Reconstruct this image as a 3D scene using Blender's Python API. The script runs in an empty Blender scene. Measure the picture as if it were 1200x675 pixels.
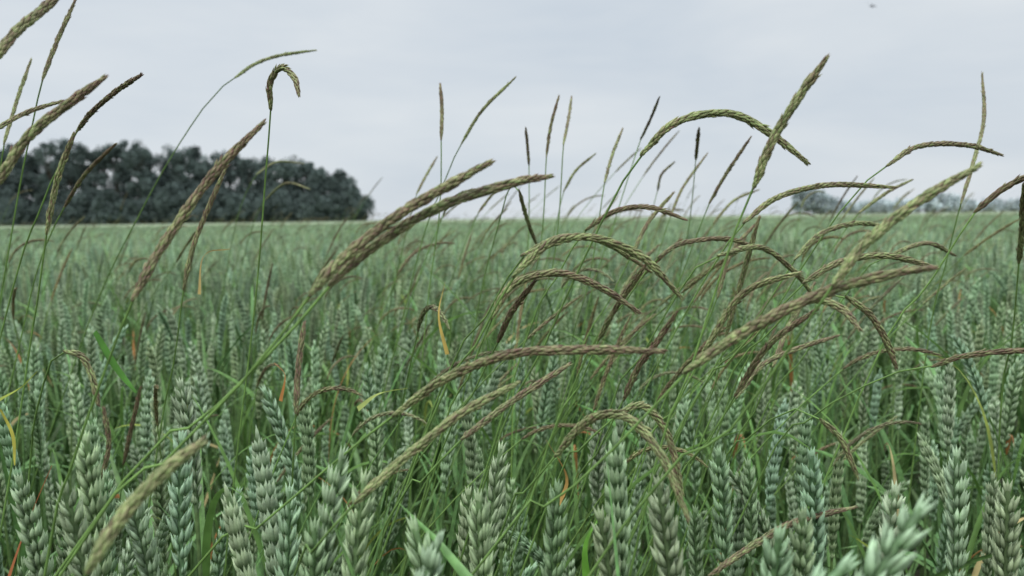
import bpy, math, numpy as np
from mathutils import Matrix, Vector, Euler
rng=np.random.default_rng(11)
U=rng.uniform
sc=bpy.context.scene
sc.view_settings.view_transform='Standard'; sc.view_settings.look='None'; sc.view_settings.exposure=0
# ---------------- camera
CAMZ=0.95
Rc=(Matrix.Rotation(math.radians(90-4.95),3,'X')@Matrix.Rotation(math.radians(-0.8),3,'Z'))
cam=bpy.data.cameras.new("camera"); co=bpy.data.objects.new("camera",cam); sc.collection.objects.link(co)
co.matrix_world=Matrix.Translation((0,0,CAMZ))@Rc.to_4x4()
cam.sensor_width=36; cam.lens=28.3; cam.clip_start=0.02; cam.clip_end=3000
cam.dof.use_dof=True; cam.dof.focus_distance=0.44; cam.dof.aperture_fstop=12
sc.camera=co
Rn=np.array(Rc)
def P(x,y,d):
    v=np.array([(x-600)/942*d,-(y-337.5)/942*d,-d]); return Rn@v+np.array([0,0,CAMZ])
# ---------------- mesh builder
class MB:
    def __init__(s): s.V=[];s.F=[];s.C=[];s.n=0
    def add(s,v,f,c):
        v=np.asarray(v,float).reshape(-1,3); c=np.broadcast_to(np.asarray(c,float),v.shape)
        s.V.append(v); s.F.append(np.asarray(f,int).reshape(-1,4)+s.n); s.C.append(c); s.n+=len(v)
    def arr(s): return np.concatenate(s.V),np.concatenate(s.F),np.concatenate(s.C)
    def build(s,name,mat,smooth=True,link=None):
        V,F,C=s.arr()
        me=bpy.data.meshes.new(name); me.vertices.add(len(V)); me.vertices.foreach_set("co",V.ravel())
        me.loops.add(len(F)*4); me.loops.foreach_set("vertex_index",F.ravel().astype(np.int32))
        me.polygons.add(len(F)); me.polygons.foreach_set("loop_start",np.arange(0,len(F)*4,4,dtype=np.int32))
        me.polygons.foreach_set("use_smooth",np.full(len(F),smooth))
        me.update(calc_edges=True)
        a=me.color_attributes.new("col",'FLOAT_COLOR','POINT')
        a.data.foreach_set("color",np.concatenate([np.clip(C,0,1),np.ones((len(C),1))],1).astype(np.float32).ravel())
        me.materials.append(mat)
        ob=bpy.data.objects.new(name,me)
        (link or sc.collection).objects.link(ob)
        return ob
def copyin(mb,src,loc,rot,scl,tint):
    V,F,C=src; R=np.array(Euler(rot).to_matrix()); mb.add((V*np.array(scl))@R.T+np.array(loc),F,C*tint)
def rtint(v=.18): return U(1-v,1+v)*np.array([U(.9,1.12),1,U(.9,1.1)])
def norm(a): return a/np.maximum(np.linalg.norm(a,axis=-1,keepdims=True),1e-9)
def spline(p,n):
    p=np.asarray(p,float); q=np.vstack([2*p[0]-p[1],p,2*p[-1]-p[-2]])
    seg=np.linalg.norm(np.diff(p,axis=0),axis=1); cum=np.concatenate([[0],np.cumsum(seg)])
    out=[]
    for s in np.linspace(0,cum[-1],n):
        i=min(np.searchsorted(cum,s,side='right')-1,len(seg)-1); t=(s-cum[i])/max(seg[i],1e-9)
        a,b,c,d=q[i],q[i+1],q[i+2],q[i+3]
        out.append(.5*((2*b)+(-a+c)*t+(2*a-5*b+4*c-d)*t*t+(-a+3*b-3*c+d)*t**3))
    return np.array(out)
def frames(p):
    T=norm(np.gradient(p,axis=0)); N=np.zeros_like(T)
    r=np.array([0,1.,0]) if abs(T[0][1])<.8 else np.array([1.,0,0])
    n=norm(r-T[0]*r.dot(T[0])); N[0]=n
    for i in range(1,len(p)):
        n=N[i-1]-T[i]*N[i-1].dot(T[i]); N[i]=norm(n)
    return T,N,np.cross(T,N)
def gridf(nr,ns,close=True):
    f=[]
    for i in range(nr-1):
        for j in range(ns if close else ns-1):
            k=(j+1)%ns; f.append((i*ns+j,i*ns+k,(i+1)*ns+k,(i+1)*ns+j))
    return np.array(f)
def tube(mb,p,r,sides,c):
    T,N,B=frames(p); n=len(p); r=np.broadcast_to(r,(n,)); a=np.arange(sides)*2*np.pi/sides
    v=p[:,None]+r[:,None,None]*(np.cos(a)[None,:,None]*N[:,None]+np.sin(a)[None,:,None]*B[:,None])
    c=np.asarray(c,float)
    if c.ndim==2: c=np.repeat(c,sides,0)
    mb.add(v,gridf(n,sides),c)
def ribbon(mb,p,w,side,c,fold=.3,twist=0):
    T=norm(np.gradient(p,axis=0)); n=len(p); S=norm(np.asarray(side,float)-T*(T@np.asarray(side,float))[:,None]); Nn=np.cross(S,T)
    a=np.linspace(0,twist,n)[:,None]; S2=S*np.cos(a)+Nn*np.sin(a); N2=np.cross(S2,T)
    w=np.broadcast_to(w,(n,))[:,None]
    v=np.stack([p-S2*w/2+N2*w*fold/2,p,p+S2*w/2+N2*w*fold/2],1)
    c=np.asarray(c,float)
    if c.ndim==2: c=np.repeat(c,3,0)
    mb.add(v,gridf(n,3,False),c)
def template(rings,sides,flat=1.):
    a=np.arange(sides)*2*np.pi/sides
    v=np.array([[r*np.cos(x),r*np.sin(x)*flat,t] for t,r in rings for x in a])
    return v,gridf(len(rings),sides),np.repeat(np.array([t for t,_ in rings]),sides)
FLO=template([(0,.3),(.16,.8),(.42,1),(.7,.75),(.9,.32),(1.12,.02)],5,.8)
SPK=template([(0,.45),(.22,.95),(.5,1),(.78,.6),(1,.16),(1.15,.04)],5,.75)
SPL=template([(0,.5),(.35,1),(.75,.6),(1.1,.05)],4,.8)
def place(mb,tmp,org,Z,X,L,W,cfun):
    v,f,t=tmp; Z=norm(Z); X=norm(X-Z*(X*Z).sum(1,keepdims=True)); Y=np.cross(Z,X); k=len(org)
    out=org[:,None]+v[None,:,0,None]*W[:,None,None]*X[:,None]+v[None,:,1,None]*W[:,None,None]*Y[:,None]+v[None,:,2,None]*L[:,None,None]*Z[:,None]
    F=(f[None]+(np.arange(k)*len(v))[:,None,None]).reshape(-1,4)
    mb.add(out,F,cfun(k,t).reshape(-1,3))
# ---------------- materials
def mat_plant(name,var=.1,transl=0,rough=.55,spec=.3,nscale=60):
    m=bpy.data.materials.new(name); m.use_nodes=True; nt=m.node_tree; n=nt.nodes; l=nt.links
    b=n['Principled BSDF']; out=n['Material Output']
    at=n.new('ShaderNodeAttribute'); at.attribute_name='col'
    oi=n.new('ShaderNodeObjectInfo'); mr=n.new('ShaderNodeMapRange'); l.new(oi.outputs['Random'],mr.inputs[0])
    mr.inputs[3].default_value=1-var; mr.inputs[4].default_value=1+var
    tc=n.new('ShaderNodeTexCoord'); no=n.new('ShaderNodeTexNoise'); no.inputs['Scale'].default_value=nscale; no.inputs['Detail'].default_value=2
    l.new(tc.outputs['Object'],no.inputs['Vector'])
    mr2=n.new('ShaderNodeMapRange'); l.new(no.outputs['Fac'],mr2.inputs[0]); mr2.inputs[1].default_value=.3; mr2.inputs[2].default_value=.7; mr2.inputs[3].default_value=.72; mr2.inputs[4].default_value=1.28
    mu=n.new('ShaderNodeMath'); mu.operation='MULTIPLY'; l.new(mr.outputs[0],mu.inputs[0]); l.new(mr2.outputs[0],mu.inputs[1])
    vm=n.new('ShaderNodeVectorMath'); vm.operation='SCALE'; l.new(at.outputs['Color'],vm.inputs[0]); l.new(mu.outputs[0],vm.inputs['Scale'])
    l.new(vm.outputs[0],b.inputs['Base Color']); b.inputs['Roughness'].default_value=rough; b.inputs['Specular IOR Level'].default_value=spec
    if transl>0:
        tr=n.new('ShaderNodeBsdfTranslucent'); l.new(vm.outputs[0],tr.inputs['Color'])
        mx=n.new('ShaderNodeMixShader'); mx.inputs[0].default_value=transl; l.new(b.outputs[0],mx.inputs[1]); l.new(tr.outputs[0],mx.inputs[2]); l.new(mx.outputs[0],out.inputs[0])
    return m
M_wheat=mat_plant("wheat_green",.04,0,.5,.35,220)
M_far=mat_plant("wheat_far",.1,0,.6,.2,9)
M_bg=mat_plant("black_grass_mat",.06,0,.6,.2,150)
M_tree=mat_plant("tree_foliage",.0,0,.95,.02,.25)
M_dry=mat_plant("dry_leaf",.1,.3,.6,.2,80)
# ---------------- scatter with geometry nodes
def scatter(name,pts,rot,scl,idx,coll):
    me=bpy.data.meshes.new(name); pts=np.asarray(pts,float); me.vertices.add(len(pts)); me.vertices.foreach_set("co",pts.ravel())
    for nm,da in (("rot",rot),("scl",scl)):
        a=me.attributes.new(nm,'FLOAT_VECTOR','POINT'); a.data.foreach_set("vector",np.asarray(da,float).ravel())
    a=me.attributes.new("idx",'INT','POINT'); a.data.foreach_set("value",np.asarray(idx,np.int32))
    ob=bpy.data.objects.new(name,me); sc.collection.objects.link(ob)
    ng=bpy.data.node_groups.new(name,'GeometryNodeTree')
    ng.interface.new_socket("Geometry",in_out='INPUT',socket_type='NodeSocketGeometry'); ng.interface.new_socket("Geometry",in_out='OUTPUT',socket_type='NodeSocketGeometry')
    n=ng.nodes; l=ng.links; gi=n.new('NodeGroupInput'); go=n.new('NodeGroupOutput'); ip=n.new('GeometryNodeInstanceOnPoints')
    ci=n.new('GeometryNodeCollectionInfo'); ci.inputs['Collection'].default_value=coll; ci.inputs['Separate Children'].default_value=True; ci.inputs['Reset Children'].default_value=True
    l.new(gi.outputs[0],ip.inputs['Points']); l.new(ci.outputs[0],ip.inputs['Instance']); ip.inputs['Pick Instance'].default_value=True
    def na(nm,ty):
        q=n.new('GeometryNodeInputNamedAttribute'); q.data_type=ty; q.inputs[0].default_value=nm; return q.outputs['Attribute']
    l.new(na("idx",'INT'),ip.inputs['Instance Index']); l.new(na("rot",'FLOAT_VECTOR'),ip.inputs['Rotation']); l.new(na("scl",'FLOAT_VECTOR'),ip.inputs['Scale'])
    l.new(ip.outputs[0],go.inputs[0]); md=ob.modifiers.new("scatter",'NODES'); md.node_group=ng
    return ob
# ---------------- wheat plant variants
G_LEAF=np.array([.062,.122,.036]); G_STEM=np.array([.11,.19,.065])
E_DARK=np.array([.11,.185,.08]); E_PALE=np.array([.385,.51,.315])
def bentpath(L,n,th,phi=0,start=(0,0,0)):
    s=np.linspace(0,1,n); a=th(s); d=np.stack([np.sin(a)*math.cos(phi),np.sin(a)*math.sin(phi),np.cos(a)],1)
    p=np.zeros((n,3)); p[1:]=np.cumsum((d[1:]+d[:-1])/2*L/(n-1),0); return p+np.array(start)
def leaf(mb,base,az,L,W,a0,a1,col,n=11,tw=0.):
    p=bentpath(L,n,lambda s:a0+(a1-a0)*s**1.6,az,base); s=np.linspace(0,1,n)
    w=W*np.clip(np.minimum(.35+s*4,1)*(1-s**2.5),.02,1); side=(-math.sin(az),math.cos(az),0)
    c=col[None]*(1+.25*s[:,None]); ribbon(mb,p,w,side,c,.35,tw)
def wheat(ear_bend,stem_bend,ear_len,fat=1.):
    mb=MB(); phi=U(0,6.28)
    L=.835-ear_len; st=bentpath(L,14,lambda s:stem_bend*s**2,phi)
    tube(mb,st,np.linspace(.0019,.0012,14),5,G_STEM)
    ear=bentpath(ear_len,24,lambda s:stem_bend+ear_bend*s,phi,st[-1])
    T,N,B=frames(ear); rz=U(0,3.14); N,B=N*math.cos(rz)+B*math.sin(rz),-N*math.sin(rz)+B*math.cos(rz)
    tube(mb,ear,.0013,5,E_DARK)
    ns=int(ear_len/.0039); f=.80*fat
    org=[];Z=[];X=[];LL=[];WW=[]; tint=[]
    for i in range(ns):
        t=(i+.3)/ns*.94; k=t*23; k0=int(k); p=ear[k0]*(1-(k-k0))+ear[min(k0+1,23)]*(k-k0); tt=T[k0]; nn=N[k0]; bb=B[k0]; sd=1 if i%2 else -1
        env=min(1,.55+t*1.9)*min(1,.55+(1-t)*2.2)*U(.9,1.08); sj=U(.78,1.2)
        for (fb,out,an,ln,wd) in ((-1,.0012,.26,.0082,.0018),(1,.0012,.26,.0082,.0018),(-.5,.0028,.30,.0094,.0019),(.5,.0028,.30,.0094,.0019),(0,.0036,.24,.0100,.0017)):
            j=U(-.13,.13)
            org.append(p+nn*sd*out*env*f+bb*fb*.0028*env*f); Z.append(tt*1+nn*sd*(an+j)+bb*(fb*.24+U(-.08,.08))); X.append(bb)
            LL.append(ln*env*U(.88,1.12)*.95); WW.append(wd*env*f*U(.9,1.12)); tint.append(U(.85,1.15)*sj)
    for q in (-.6,0,.6): org.append(ear[-2]); Z.append(T[-1]+N[-1]*q*.4); X.append(B[-1]); LL.append(.008); WW.append(.0012); tint.append(1)
    tint=np.array(tint)
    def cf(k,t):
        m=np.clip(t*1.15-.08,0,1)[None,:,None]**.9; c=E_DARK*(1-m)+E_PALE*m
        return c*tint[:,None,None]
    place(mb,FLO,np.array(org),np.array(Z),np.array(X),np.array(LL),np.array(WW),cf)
    for h,g in ((.64+U(-.05,.03),1.1),(.57+U(-.05,.05),1.),(.5,.8),(.33,.6)):  # lower leaves coloured darker, painting in the shade deep in the crop
        i=int(h/L*13); leaf(mb,st[min(i,13)],U(0,6.28),U(.13,.24),U(.005,.010),U(.1,.45),U(.4,2.3),G_LEAF*g*U(.7,1.7),tw=U(-1.4,1.4))
    return mb.arr(), ear[-1]+T[-1]*.006
BE=[.05,.12,.2,.1,.3,.05,.15,.6,.25,.1,.0,.9,.4,.15]
WV=[wheat(BE[i],U(.0,.16),U(.064,.1),U(.88,1.12)) for i in range(14)]
tips=[w[1] for w in WV]; CH=[0,1,2,3,4,5,6,8,9,10,12,13,0,1,5,7]
def addw(mb,x,y,top):
    i=int(rng.choice(CH)); s=top/tips[i][2]; k=U(.78,1.04)
    copyin(mb,WV[i][0],(x,y,0),(rng.normal(0,.06),rng.normal(0,.06),U(0,6.28)),(k,k,s),rtint())
heroes=[(100,500,.36,0),(72,560,.33,2),(210,440,.45,1),(215,500,.38,3),(300,495,.4,5),(262,560,.36,9),(405,520,.34,8),(430,545,.33,6),(520,615,.27,4),(480,600,.3,8),(720,500,.34,10),(770,550,.32,5),(590,512,.42,9),(655,560,.36,3),(915,610,.28,1),(940,590,.32,6),(1095,575,.22,7),(1010,645,.22,11),(1120,520,.4,1),(840,520,.42,2),(20,550,.4,5),(150,570,.38,6),(340,560,.38,9),(950,520,.4,5),(1180,560,.38,10),(560,570,.36,1),(1050,560,.36,0),(700,590,.33,2),(370,600,.33,5)]
hp=[]; near=MB()
for (x,y,d,i) in heroes:
    w=P(x,y,d); s=w[2]/tips[i][2]; a=U(0,6.28); t=tips[i]
    if i in(7,11): a=-math.atan2(t[1],t[0])+.2
    off=np.array([t[0]*math.cos(a)-t[1]*math.sin(a),t[0]*math.sin(a)+t[1]*math.cos(a)])
    copyin(near,WV[i][0],(w[0]-off[0],w[1]-off[1],0),(0,0,a),(1,1,s),rtint(.12)); hp.append((w[0],w[1]))
hp=np.array(hp)
CT=bpy.data.collections.new("wheat_tiles"); TS=.3; NP=36
for v in range(8):
    mb=MB()
    for k in range(NP): addw(mb,U(-TS/2,TS/2),U(-TS/2,TS/2),U(.735,.86)-(.07 if U(0,1)<.15 else 0))
    mb.build("wheat_tile_%d"%v,M_wheat,True,CT)
pts=[];rot=[];scl=[];idx=[]; NEAR=2.85
for yy in np.arange(-.15,NEAR,TS):
    for xx in np.arange(-12,13)*TS:
        if abs(xx)>max(yy,0)*.8+1.0: continue
        r=math.hypot(max(abs(xx)-TS/2,0),max(abs(yy)-TS/2,0))
        if r<.5:
            for _ in range(NP):
                x=xx+U(-TS/2,TS/2); y=yy+U(-TS/2,TS/2); q=math.hypot(x,y)
                if q<.3 or (y<.38 and abs(x)<.36) or np.min(np.hypot(hp[:,0]-x,hp[:,1]-y))<.02: continue
                addw(near,x,y,(U(.74,.85) if q>.5 else U(.70,.81))-(.06 if U(0,1)<.15 else 0))
        else:
            pts.append((xx,yy,U(-.012,.008))); rot.append((0,0,rng.integers(4)*math.pi/2)); scl.append((1,1,1)); idx.append(rng.integers(8))
near.build("wheat_plants",M_wheat,True)
scatter("wheat_crop",pts,rot,scl,idx,CT); NEAR=yy+TS/2
# patches for middle distance
CP=bpy.data.collections.new("wheat_patches")
for v in range(4):
    mb=MB()
    for k in range(95):
        x,y=U(-.26,.26),U(-.26,.26); top=U(.75,.86); a=U(0,6.28); b=U(0,.14); ti=rtint(.22)
        el=U(.065,.09); n=12; p=bentpath(el,n,lambda s:b+s*.15,a,(x,y,top-el)); s=np.linspace(0,1,n)
        r=.0054*np.minimum(1,.5+s*2.2)*np.minimum(1,.25+(1-s)*2.5)*(1+.25*(np.arange(n)%2*2-1))
        t=(np.arange(n)%2)[:,None]; tube(mb,p,r,5,(E_DARK*(1-t)+E_PALE*t*.95)*ti)
        tube(mb,np.array([[x,y,.45],[x,y,top-el+.01]]),.0015,3,G_STEM)
        if k%3: leaf(mb,(x,y,U(.52,.70)),U(0,6.28),U(.12,.2),.009,U(.1,.5),U(.4,2.2),G_LEAF*U(.9,2.2)*np.array([1.15,1,1]),7)
    mb.build("wheat_patch_%d"%v,M_far,True,CP)
pts=[];rot=[];scl=[];idx=[]
y=NEAR+.24
while y<30:
    st=.48 if y<12 else .9; k=1 if y<12 else 1.9
    W=y*.76+1.0
    for x in np.arange(-W,W,st):
        pts.append((x+U(-.05,.05),y+U(-.05,.05),U(-.03,.02))); rot.append((0,0,rng.integers(4)*math.pi/2+U(-.1,.1))); scl.append((k,k,1)); idx.append(rng.integers(4))
    y+=st
scatter("wheat_crop_middle",pts,rot,scl,idx,CP)
# far canopy : rough sheet at crop height
mb=MB(); ys=np.concatenate([np.linspace(28,60,150),np.geomspace(60.5,900,160)]); nx=420
S=np.linspace(-1,1,nx); Xg=S[None,:]*(ys[:,None]*1.0+15); Yg=np.repeat(ys[:,None],nx,1)+U(-.1,.1,(len(ys),nx))
Zg=.80+U(-.07,.07,Xg.shape); lo=np.repeat(np.repeat(U(-.5,.5,(32,43)),10,0),10,1)[:len(ys),:nx]
C=np.array([.215,.265,.16])[None,None]*(1+.2*lo[...,None]+U(-.3,.3,Xg.shape)[...,None])
mb.add(np.stack([Xg,Yg,Zg],2),gridf(len(ys),nx,False),C.reshape(-1,3)); mb.build("distant_wheat_field",M_far,True)
# ---------------- black grass
C_G=np.array([.175,.235,.085]); C_P=np.array([.155,.07,.068]); C_S=np.array([.34,.33,.17]); ST=np.array([.13,.225,.06])
def bghead(mb,path,R,red=.4,step=None,tmp=SPK,tipred=0.):
    R=R*.88; tipred=tipred+.25
    L=np.linalg.norm(np.diff(path,axis=0),axis=1).sum(); T,N,B=frames(path); n=len(path)
    k=int(L/(step or .00034)); t=np.linspace(0,.97,k); f=t*(n-1); i=np.minimum(f.astype(int),n-2); w=(f-i)[:,None]
    p=path[i]*(1-w)+path[i+1]*w; a=np.arange(k)*2.39996+U(-.3,.3,k)
    rad=N[i]*np.cos(a)[:,None]+B[i]*np.sin(a)[:,None]
    env=np.minimum(1,.4+t*6)*np.minimum(1,.25+(1-t)*3.2)
    env=env*(1+.06*np.sin(t*37+U(0,6)))
    org=p+rad*(R*.62*env)[:,None]; Z=T[i]+rad*(U(.0,.14,k)+(U(0,1,k)<.04)*.25)[:,None]; Z+=U(-.06,.06,(k,3))
    X=np.cross(T[i],rad); tube(mb,path[:-1],R*.68*np.interp(np.linspace(0,1,n-1),t,env),6,(C_G*.35+C_P*.35))
    rd=np.clip(.2+red*.85+tipred*(t-.3)+.22*np.sin(t*9+U(0,6))+rng.normal(0,.33,k),0,1)
    def cf(kk,tt):
        base=(C_G*(1-rd[:,None]*.5)+C_P*rd[:,None]*.5)*U(.7,1.3,(kk,1)); tip=(C_P*rd[:,None]+C_S*(1-rd[:,None]))*U(.75,1.2,(kk,1))
        m=np.clip(tt*1.3-.3,0,1)[None,:,None]; return base[:,None]*(1-m)+tip[:,None]*m
    place(mb,tmp,org,Z,X,.0034*U(.85,1.2,k)*np.minimum(1,.6+env*.4),R*.32*U(.85,1.15,k)*(.6+.4*env),cf)
H=[ # head, stem, depth, R(mm), red, tipred
([(362,347),(400,305),(470,250),(580,187)],[(300,430),(200,535),(60,690)],.27,2.6,.55,0),
([(385,335),(430,295),(510,245),(600,215),(650,206)],[(335,395),(240,490),(90,640)],.28,2.5,.45,0),
([(155,353),(190,290),(250,205),(313,140)],[(125,430),(80,560),(50,690)],.30,2.4,.75,0),
([(102,672),(140,610),(190,555),(240,515)],[(80,710),(50,790)],.22,2.6,-.2,0),
([(460,488),(520,445),(600,415),(700,410),(785,412)],[(400,535),(300,620),(200,700)],.33,2.4,.3,.8),
([(415,590),(470,540),(540,485),(610,447)],[(370,645),(320,740)],.30,2.3,-.2,0),
([(800,437),(870,390),(960,345),(1040,322),(1100,313)],[(740,505),(650,590),(540,690)],.29,2.6,.4,.2),
([(975,335),(1010,290),(1070,240),(1150,192)],[(930,400),(850,510),(700,660)],.28,2.4,-.2,.1),
([(882,222),(905,165),(935,115),(970,66)],[(860,275),(810,430),(750,620)],.33,2.4,.0,0),
([(750,183),(790,145),(850,133),(900,155),(950,195)],[(715,240),(640,400),(560,590)],.38,2.4,-.2,.1),
([(1038,195),(1075,172),(1130,170),(1177,183)],[(990,240),(900,380),(830,540)],.5,2.2,.7,0),
([(870,262),(910,232),(970,217),(1053,220)],[(830,320),(760,450),(700,600)],.48,2.3,.4,0),
([(1125,240),(1140,190),(1152,140),(1150,82)],[(1110,300),(1080,450)],.6,1.9,.4,0),
([(1140,250),(1170,225),(1200,208),(1240,192)],[(1090,330),(1000,480)],.45,2.2,1.1,0),
([(575,375),(600,335),(650,320),(700,335),(752,368)],[(550,440),(500,570)],.40,2.4,.45,.6),
([(600,325),(640,288),(690,278),(750,300),(800,350)],[(560,400),(480,560)],.36,2.4,-.1,.1),
([(610,300),(660,278),(710,285),(765,320)],[(570,370),(500,500)],.42,2.2,.1,0),
([(685,270),(720,248),(760,243),(805,258)],[(655,320),(600,450)],.5,2.0,.9,0),
([(770,302),(800,285),(850,280),(892,292)],[(735,350),(660,480)],.5,2.0,1.,0),
([(318,130),(317,98),(330,80),(345,92),(351,113)],[(312,200),(300,350),(275,560),(262,700)],.45,2.2,.4,0),
([(275,92),(300,75),(330,65),(373,59)],[(240,125),(170,240),(90,420)],.7,1.9,-.1,0),
([(-10,75),(20,38),(50,12),(80,-15)],[(-60,150),(-150,300)],.30,2.4,.5,0),
([(-5,220),(30,165),(70,130),(125,90)],[(-60,290),(-150,420)],.30,2.4,.4,.2),
([(90,155),(110,130),(140,105),(168,87)],[(50,240),(0,400)],.5,2.0,.8,0),
([(-10,155),(30,133),(75,118)],[(-60,200),(-140,330)],.5,1.9,.7,0),
([(50,95),(65,55),(90,-2)],[(38,150),(10,300)],.55,1.9,.6,0),
([(5,170),(20,120),(38,68)],[(-5,250),(-20,400)],.6,1.7,.1,0),
([(55,275),(68,210),(88,155)],[(45,350),(25,480)],.45,2.1,.1,0),
([(75,245),(100,205),(138,167)],[(50,300),(20,420)],.6,1.7,.7,0),
([(75,411),(95,417),(108,440),(116,474)],[(60,425),(40,500),(30,600)],.42,2.2,.0,.2),
([(517,165),(518,130),(516,98)],[(515,250),(495,420)],.65,2.0,.8,0),
([(540,170),(565,130),(605,90)],[(520,215),(480,340)],.7,1.8,-.1,0),
([(488,228),(500,205),(513,183)],[(470,300),(450,400)],.9,1.9,.5,0),
([(640,185),(645,150),(655,112)],[(632,300),(600,420)],.7,1.7,.7,0),
([(660,170),(666,140),(670,112)],[(650,300),(620,420)],.7,1.7,.7,0),
([(750,165),(762,140),(773,113)],[(720,260),(680,400)],.8,1.6,.7,0),
([(815,188),(817,168),(819,150)],[(808,260),(790,380)],.8,2.2,.6,0),
([(620,195),(618,170),(616,150)],[(618,300),(600,400)],.8,1.9,.8,0),
([(708,215),(718,180),(730,150)],[(690,330),(660,450)],.7,1.8,.3,0),
([(830,240),(850,205),(880,160)],[(800,320),(760,440)],.7,1.9,.7,0),
([(785,255),(800,220),(830,178)],[(760,330),(720,440)],.8,1.8,.5,0),
([(930,305),(960,275),(1000,262),(1040,265)],[(890,370),(800,500)],.5,2.2,.1,0),
([(940,332),(985,307),(1040,300),(1100,315)],[(880,400),(780,530)],.42,2.3,.2,0),
([(990,347),(1018,368),(1038,400),(1050,432)],[(965,340),(900,390),(820,520)],.42,2.3,.4,0),
([(895,372),(950,352),(985,362),(1008,387)],[(860,420),(780,540)],.38,2.3,.2,0),
([(862,467),(890,430),(930,410),(985,392)],[(820,530),(780,620)],.45,2.0,.4,.2),
([(650,535),(690,492),(735,490),(775,535),(808,612)],[(620,575),(570,670)],.35,2.4,-.1,.1),
([(720,487),(752,476),(782,510),(800,580)],[(685,525),(630,620)],.38,2.2,.1,.2),
([(730,470),(748,430),(770,400),(793,365)],[(700,530),(650,640)],.42,2.1,.8,0),
([(583,402),(600,365),(628,328)],[(555,460),(500,580)],.45,2.1,1.,0),
([(347,485),(350,430),(357,378)],[(343,560),(340,700)],.42,2.1,.7,0),
([(145,545),(155,500),(166,452)],[(140,600),(130,700)],.6,1.9,1.1,0),
([(830,675),(880,640),(930,612),(1005,593)],[(800,700),(740,760)],.38,2.1,.7,0),
([(1090,430),(1130,417),(1190,411),(1240,412)],[(1040,440),(950,490),(880,580)],.45,2.0,.8,.2),
([(850,395),(868,330),(890,252)],[(838,450),(800,580)],.5,2.1,.0,0),
([(960,490),(985,515),(1005,560)],[(935,478),(880,510),(820,600)],.45,2.1,.1,0),
([(215,340),(230,280),(268,190)],[(205,420),(180,560)],.5,2.0,.5,0),
([(608,222),(618,258),(630,290)],[(600,215),(585,260),(550,420)],.6,2.0,.4,0),
([(1193,310),(1197,265),(1199,215)],[(1185,400),(1170,520)],.5,2.2,.0,0),
([(905,430),(925,380),(955,330)],[(885,480),(840,590)],.5,2.1,.4,0),
([(120,560),(128,520),(122,478)],[(122,620),(120,700)],.5,1.9,.5,0),
([(700,400),(725,355),(760,305)],[(680,450),(630,560)],.5,2.1,.5,0),
([(840,300),(890,290),(930,318),(955,350)],[(810,320),(750,420),(700,520)],.46,2.2,.25,0),
([(1040,300),(1085,285),(1120,300)],[(1010,320),(940,420),(880,520)],.55,2.1,.4,0),
([(820,420),(870,345),(940,318)],[(790,480),(730,590)],.42,2.2,.15,.1),
([(540,515),(600,470),(670,425)],[(500,560),(430,660)],.36,2.1,.6,0),
([(860,465),(900,405),(960,360)],[(835,510),(760,640)],.44,2.1,.5,0),
([(1005,250),(1040,225),(1070,210)],[(970,300),(900,430)],.7,1.9,.3,0),
([(740,300),(760,260),(790,225)],[(715,350),(660,470)],.6,2.0,.4,0),
([(840,350),(855,300),(885,262)],[(815,410),(760,520)],.55,2.0,.6,0),
([(560,250),(580,225),(600,212)],[(540,300),(500,420)],.9,1.9,.5,0),
([(660,225),(675,200),(698,180)],[(645,290),(610,420)],.9,1.9,.1,0),
([(770,225),(775,205),(790,190)],[(755,280),(720,400)],1.0,1.9,.6,0),
([(835,262),(860,235),(890,222)],[(815,310),(780,420)],.9,2.0,.3,0),
([(300,205),(325,190),(358,192)],[(280,250),(260,350)],1.1,1.9,.1,0),
([(310,235),(335,215),(365,222)],[(295,270),(270,370)],1.2,1.9,.1,0),
]
mb=MB()
for h,s,d,R,red,tr in H:
    tl=U(-.12,.12); hp3=[P(x,y,d*(1+tl*k/(len(h)-1))) for k,(x,y) in enumerate(h)]
    path=spline(hp3,26); bghead(mb,path,R/1000,red,None,SPK,tr)
    sp=[P(x,y,d*(1+.05*k+.03)) for k,(x,y) in enumerate([q for q in s])]
    last=sp[-1]; dv=last-(sp[-2] if len(sp)>1 else hp3[0]); dv=dv/max(abs(dv[2]),.02)
    if last[2]>.1:
        sl=np.clip(dv[0],-1.2,1.2); f=last[2]
        sp.append(last+np.array([sl*f*.3,.02,-f*.45])); q=sp[-1].copy(); q[0]+=sl*f*.12; q[2]=0; sp.append(q)
    full=spline([path[1]]+[hp3[0]]+sp,46); full=full[np.concatenate([[True],np.linalg.norm(np.diff(full,axis=0),axis=1)>1e-4])]
    tube(mb,full,np.linspace(.0005,.0011,len(full)),5,ST*U(.85,1.3))
mb.build("black_grass",M_bg,True)
# black grass stand
BV=[]; NB=18
for v in range(NB):
    mb=MB(); lean=U(.15,.85); L=U(.85,.98)/(1-.12*lean); droop=U(.2,1.8) if v%3 else U(0,.3)
    st=bentpath(L,26,lambda s:.03+lean*s**2.2,U(-.2,.2))
    tube(mb,st,np.linspace(.0012,.0005,26),4,ST*U(.9,1.3))
    hd=bentpath(U(.06,.09),18,lambda s:.03+lean+droop*s,U(-.2,.2),st[-1]); bghead(mb,hd,U(.0019,.0023),U(-.1,.7),.0006,SPL,U(0,.3))
    for q in (12,15,18): leaf(mb,st[q],U(0,6.28),U(.1,.17),.0045,.3,U(.5,1.6),G_LEAF*U(1.1,2.1),8)
    BV.append(mb.arr())
def addb(mb,x,y,s): copyin(mb,BV[rng.integers(NB)],(x,y,0),(U(-.05,.05),U(-.05,.05),rng.normal(0,.5)),(s,s,s),rtint(.15))
mb=MB()
for _ in range(340):
    y=U(.5,2.6); x=U(-.14,.62)*y-.25; addb(mb,x,y,U(.80,.9+.15*U(0,1)*min(1,y/1.2)))
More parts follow.
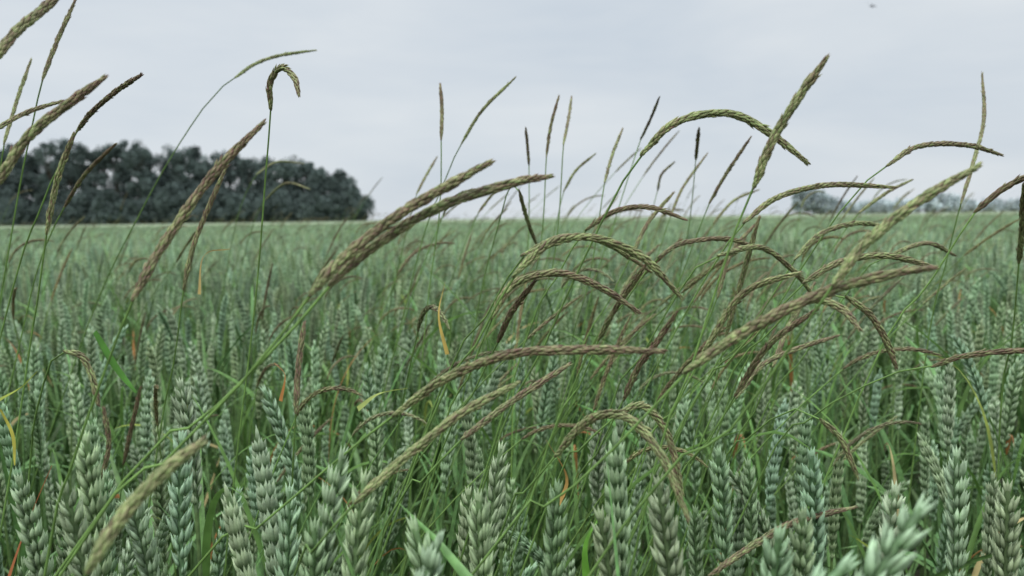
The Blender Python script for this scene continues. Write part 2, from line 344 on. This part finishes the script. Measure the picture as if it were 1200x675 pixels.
for _ in range(80):
    y=U(.8,2.6); x=U(-.75,-.1)*y-.25; addb(mb,x,y,U(.8,.96))
mb.build("black_grass_stand",M_bg,True)
CB=bpy.data.collections.new("black_grass_patches")
for v in range(6):
    mb=MB()
    for _ in range([16,30,12,38,24,8][v]): addb(mb,U(-.7,.7),U(-.7,.7),U(.84,1.04))
    mb.build("black_grass_patch_%d"%v,M_bg,True,CB)
pts=[];rot=[];scl=[];idx=[]
y=2.9
while y<26:
    W=y*.76+1.2
    for x in np.arange(-W,W,1.4): pts.append((x+U(-.2,.2),y+U(-.2,.2),0)); rot.append((0,0,rng.normal(0,.2))); scl.append((1,1,1)); idx.append(rng.integers(6))
    y+=1.4
scatter("black_grass_field",pts,rot,scl,idx,CB)
# dry leaves and thin green blades
mb=MB()
for i in range(230):
    y=U(.45,2.2); x=U(-.68,.68)*y; j=rng.integers(8); c=[np.array([.36,.17,.06]),np.array([.42,.34,.16]),np.array([.26,.32,.07])][j] if j<3 else np.array([.11,.21,.05])
    leaf(mb,(x,y,U(.6,.74)),U(0,6.28),U(.07,.16)*(1.4 if j>2 else 1),U(.003,.006),U(0,.6),U(.9,2.8),c*U(.7,1.1),12,U(-2,2))
for pp,c,w in (([(8,690),(35,610),(62,545)],(.34,.12,.05),.004),([(650,600),(665,560),(640,515)],(.42,.25,.08),.003),([(0,470),(25,455),(45,435)],(.30,.36,.06),.004),([(0,480),(15,510),(18,545)],(.45,.42,.08),.003),([(235,345),(240,300),(270,292)],(.5,.38,.15),.003),([(525,415),(515,370),(522,330)],(.5,.36,.1),.003),([(690,690),(687,640),(700,610)],(.18,.42,.06),.006),([(110,390),(135,430),(160,460)],(.10,.25,.05),.006),([(420,480),(445,462),(478,455)],(.35,.42,.12),.004),([(330,470),(335,440),(322,425)],(.45,.2,.06),.003)):
    p=spline([P(x,y,.42) for x,y in pp],14); s=np.linspace(0,1,14); ribbon(mb,p,w*(1-.8*s**2),(0.8,-.6,0),np.array(c),.3,.8)
mb.build("dry_grass_leaves",M_dry,True)
# ---------------- ground
m=bpy.data.materials.new("soil"); m.use_nodes=True; n=m.node_tree.nodes; l=m.node_tree.links; no=n.new('ShaderNodeTexNoise'); no.inputs['Scale'].default_value=400; no.inputs['Detail'].default_value=8
cr=n.new('ShaderNodeValToRGB'); cr.color_ramp.elements[0].color=(.02,.016,.01,1); cr.color_ramp.elements[1].color=(.09,.07,.045,1); l.new(no.outputs['Fac'],cr.inputs[0]); l.new(cr.outputs[0],n['Principled BSDF'].inputs['Base Color']); n['Principled BSDF'].inputs['Roughness'].default_value=.95
mb=MB(); g=np.linspace(-1500,1500,41); X,Y=np.meshgrid(g,g); mb.add(np.stack([X,Y+900,X*0],2),gridf(41,41,False),(.05,.05,.03)); mb.build("ground",m,False)
# ---------------- trees
def trees(name,specs,leafsize,M,nb=26,kk=95):
    mb=MB()
    for (x,y,h,w,col) in specs:
        col=np.array(col); tk=np.array([[x,y,0],[x+U(-.3,.3),y,h*.3],[x+U(-.5,.5),y,h*.75]]); tube(mb,spline(tk,6),np.linspace(.35,.08,6)*h/14,6,(.05,.045,.035))
        cen=[]; tint=U(.88,1.12)
        for b in range(nb):
            z=h*U(.2,.97); rr=w*.5*math.sin(math.pi*min(1,max(.12,(z/h-.08)/1.0))**.8)**.6; a=U(0,6.28); q=U(.25,1)*rr
            c=np.array([x+q*math.cos(a),y+q*math.sin(a),z]); cen.append(c)
            tube(mb,np.array([[x,y,z*.7],(np.array([x,y,z*.75])+c)/2,c]),np.array([.1,.06,.03])*h/14,4,(.05,.045,.035))
        for c in cen:
            k=kk; r=w*U(.12,.25); o=rng.normal(0,1,(k,3)); o=norm(o)*(U(.1,1,(k,1))**.6)*r*1.15
            p=c+o; a=norm(rng.normal(0,1,(k,3))); b=norm(np.cross(a,rng.normal(0,1,(k,3)))); s=leafsize*U(.5,1.2,(k,1))
            v=np.stack([p-a*s-b*s*.6,p+a*s-b*s*.5,p+a*s*.8+b*s*.7,p-a*s*.9+b*s*.5],1)
            cc=np.repeat(col*tint*U(.88,1.12)*U(.85,1.15,(k,1)),4,0); mb.add(v,np.arange(k*4).reshape(-1,4),cc)
    return mb.build(name,M,False)
sp=[]; TC_HAZE=(.100,.130,.120)  # foliage green greyed in the base colour to paint in distance haze
prof=[(-120,165),(0,174),(30,172),(100,169),(160,168),(200,172),(240,178),(300,183),(350,187),(385,196),(410,210),(428,232)]
D=150
for xx in np.concatenate([np.arange(-130,390,13),np.arange(395,432,8)]):
    t=np.interp(xx,[a for a,_ in prof],[b for _,b in prof])+U(-11,10); hb=267-xx*.0135
    h=(hb-t)/942*D+.5; d=D+U(-6,10); sp.append(((xx-600)/942*d,d,h,min(5.2,h*.45)*U(.8,1.2),TC_HAZE))
for xx in np.arange(-130,425,10): 
    d=D-6; sp.append(((xx-600)/942*d,d+U(-2,2),U(3.5,7),U(4,6),TC_HAZE))
trees("distant_tree_line",sp,.19,M_tree,32,150)
sp=[]
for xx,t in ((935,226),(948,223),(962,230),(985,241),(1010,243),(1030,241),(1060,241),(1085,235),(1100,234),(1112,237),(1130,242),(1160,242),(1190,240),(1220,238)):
    d=520; h=(262-.0135*xx+ (3) - t)/942*d+2; sp.append(((xx-600)/942*d,d,max(h,4),9 if t<230 else 16,(.34,.39,.40) if xx<970 else (.47,.53,.54)))  # pale colours carry painted haze, no atmosphere is modelled
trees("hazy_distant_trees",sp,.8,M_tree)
# ---------------- bird
mb=MB(); bl=spline([(-.075,0,0),(-.03,0,.004),(.02,0,.004),(.06,0,.006),(.078,0,.004)],12)
tube(mb,bl,np.array([.003,.007,.011,.014,.016,.017,.016,.014,.012,.012,.008,.002]),8,(.03,.03,.035))
for sd in(-1,1):
    ribbon(mb,spline([(.03,0,.008),(.035,sd*.05,.035),(.01,sd*.1,.04),(-.04,sd*.15,.025)],10),np.array([.04,.045,.045,.042,.038,.033,.027,.02,.012,.003]),(1,0,0),(.03,.03,.035),.1)
    ribbon(mb,spline([(-.06,0,0),(-.09,sd*.012,0),(-.125,sd*.03,0)],5),np.array([.014,.014,.01,.006,.002]),(0,1,0),(.03,.03,.035),.1)
b=mb.build("bird",M_dry,True); b.location=tuple(P(1021,8,18)); b.rotation_euler=(.5,.1,.5)
# ---------------- light
w=bpy.data.worlds.new("World"); sc.world=w; w.use_nodes=True; n=w.node_tree.nodes; l=w.node_tree.links; bg=n['Background']; bg.inputs[1].default_value=.1
sk=n.new('ShaderNodeTexSky'); sk.sky_type='NISHITA'; sk.sun_disc=False; sk.sun_elevation=math.radians(50); sk.sun_rotation=math.radians(-40)
tc=n.new('ShaderNodeTexCoord'); sep=n.new('ShaderNodeSeparateXYZ'); l.new(tc.outputs['Generated'],sep.inputs[0])
mp=n.new('ShaderNodeMapping'); mp.inputs['Scale'].default_value=(1.3,1.3,5.5); l.new(tc.outputs['Generated'],mp.inputs[0])
no=n.new('ShaderNodeTexNoise'); no.inputs['Scale'].default_value=2.2; no.inputs['Detail'].default_value=5; no.inputs['Roughness'].default_value=.5; no.inputs['Distortion'].default_value=.2; l.new(mp.outputs[0],no.inputs[0])
gr=n.new('ShaderNodeMapRange'); l.new(sep.outputs[2],gr.inputs[0]); gr.inputs[1].default_value=.3; gr.inputs[2].default_value=1; gr.inputs[3].default_value=1; gr.inputs[4].default_value=3.5
nr=n.new('ShaderNodeValToRGB'); nr.color_ramp.elements[0].position=.28; nr.color_ramp.elements[0].color=(.59,.66,.735,1); nr.color_ramp.elements[1].position=.72; nr.color_ramp.elements[1].color=(.74,.785,.82,1); l.new(no.outputs['Fac'],nr.inputs[0])
ml=n.new('ShaderNodeMath'); ml.operation='MULTIPLY'; ml.inputs[1].default_value=10; l.new(gr.outputs[0],ml.inputs[0])
vs=n.new('ShaderNodeVectorMath'); vs.operation='SCALE'; l.new(nr.outputs[0],vs.inputs[0]); l.new(ml.outputs[0],vs.inputs['Scale'])
mx=n.new('ShaderNodeMix'); mx.data_type='RGBA'; mx.inputs[0].default_value=.96; l.new(sk.outputs[0],mx.inputs[6]); l.new(vs.outputs[0],mx.inputs[7]); l.new(mx.outputs[2],bg.inputs[0])
sd=bpy.data.lights.new("sun",'SUN'); sd.energy=1.4; sd.angle=math.radians(25); sd.color=(1,.96,.9); so=bpy.data.objects.new("sun",sd); sc.collection.objects.link(so); so.rotation_euler=(math.radians(35),math.radians(-18),0)
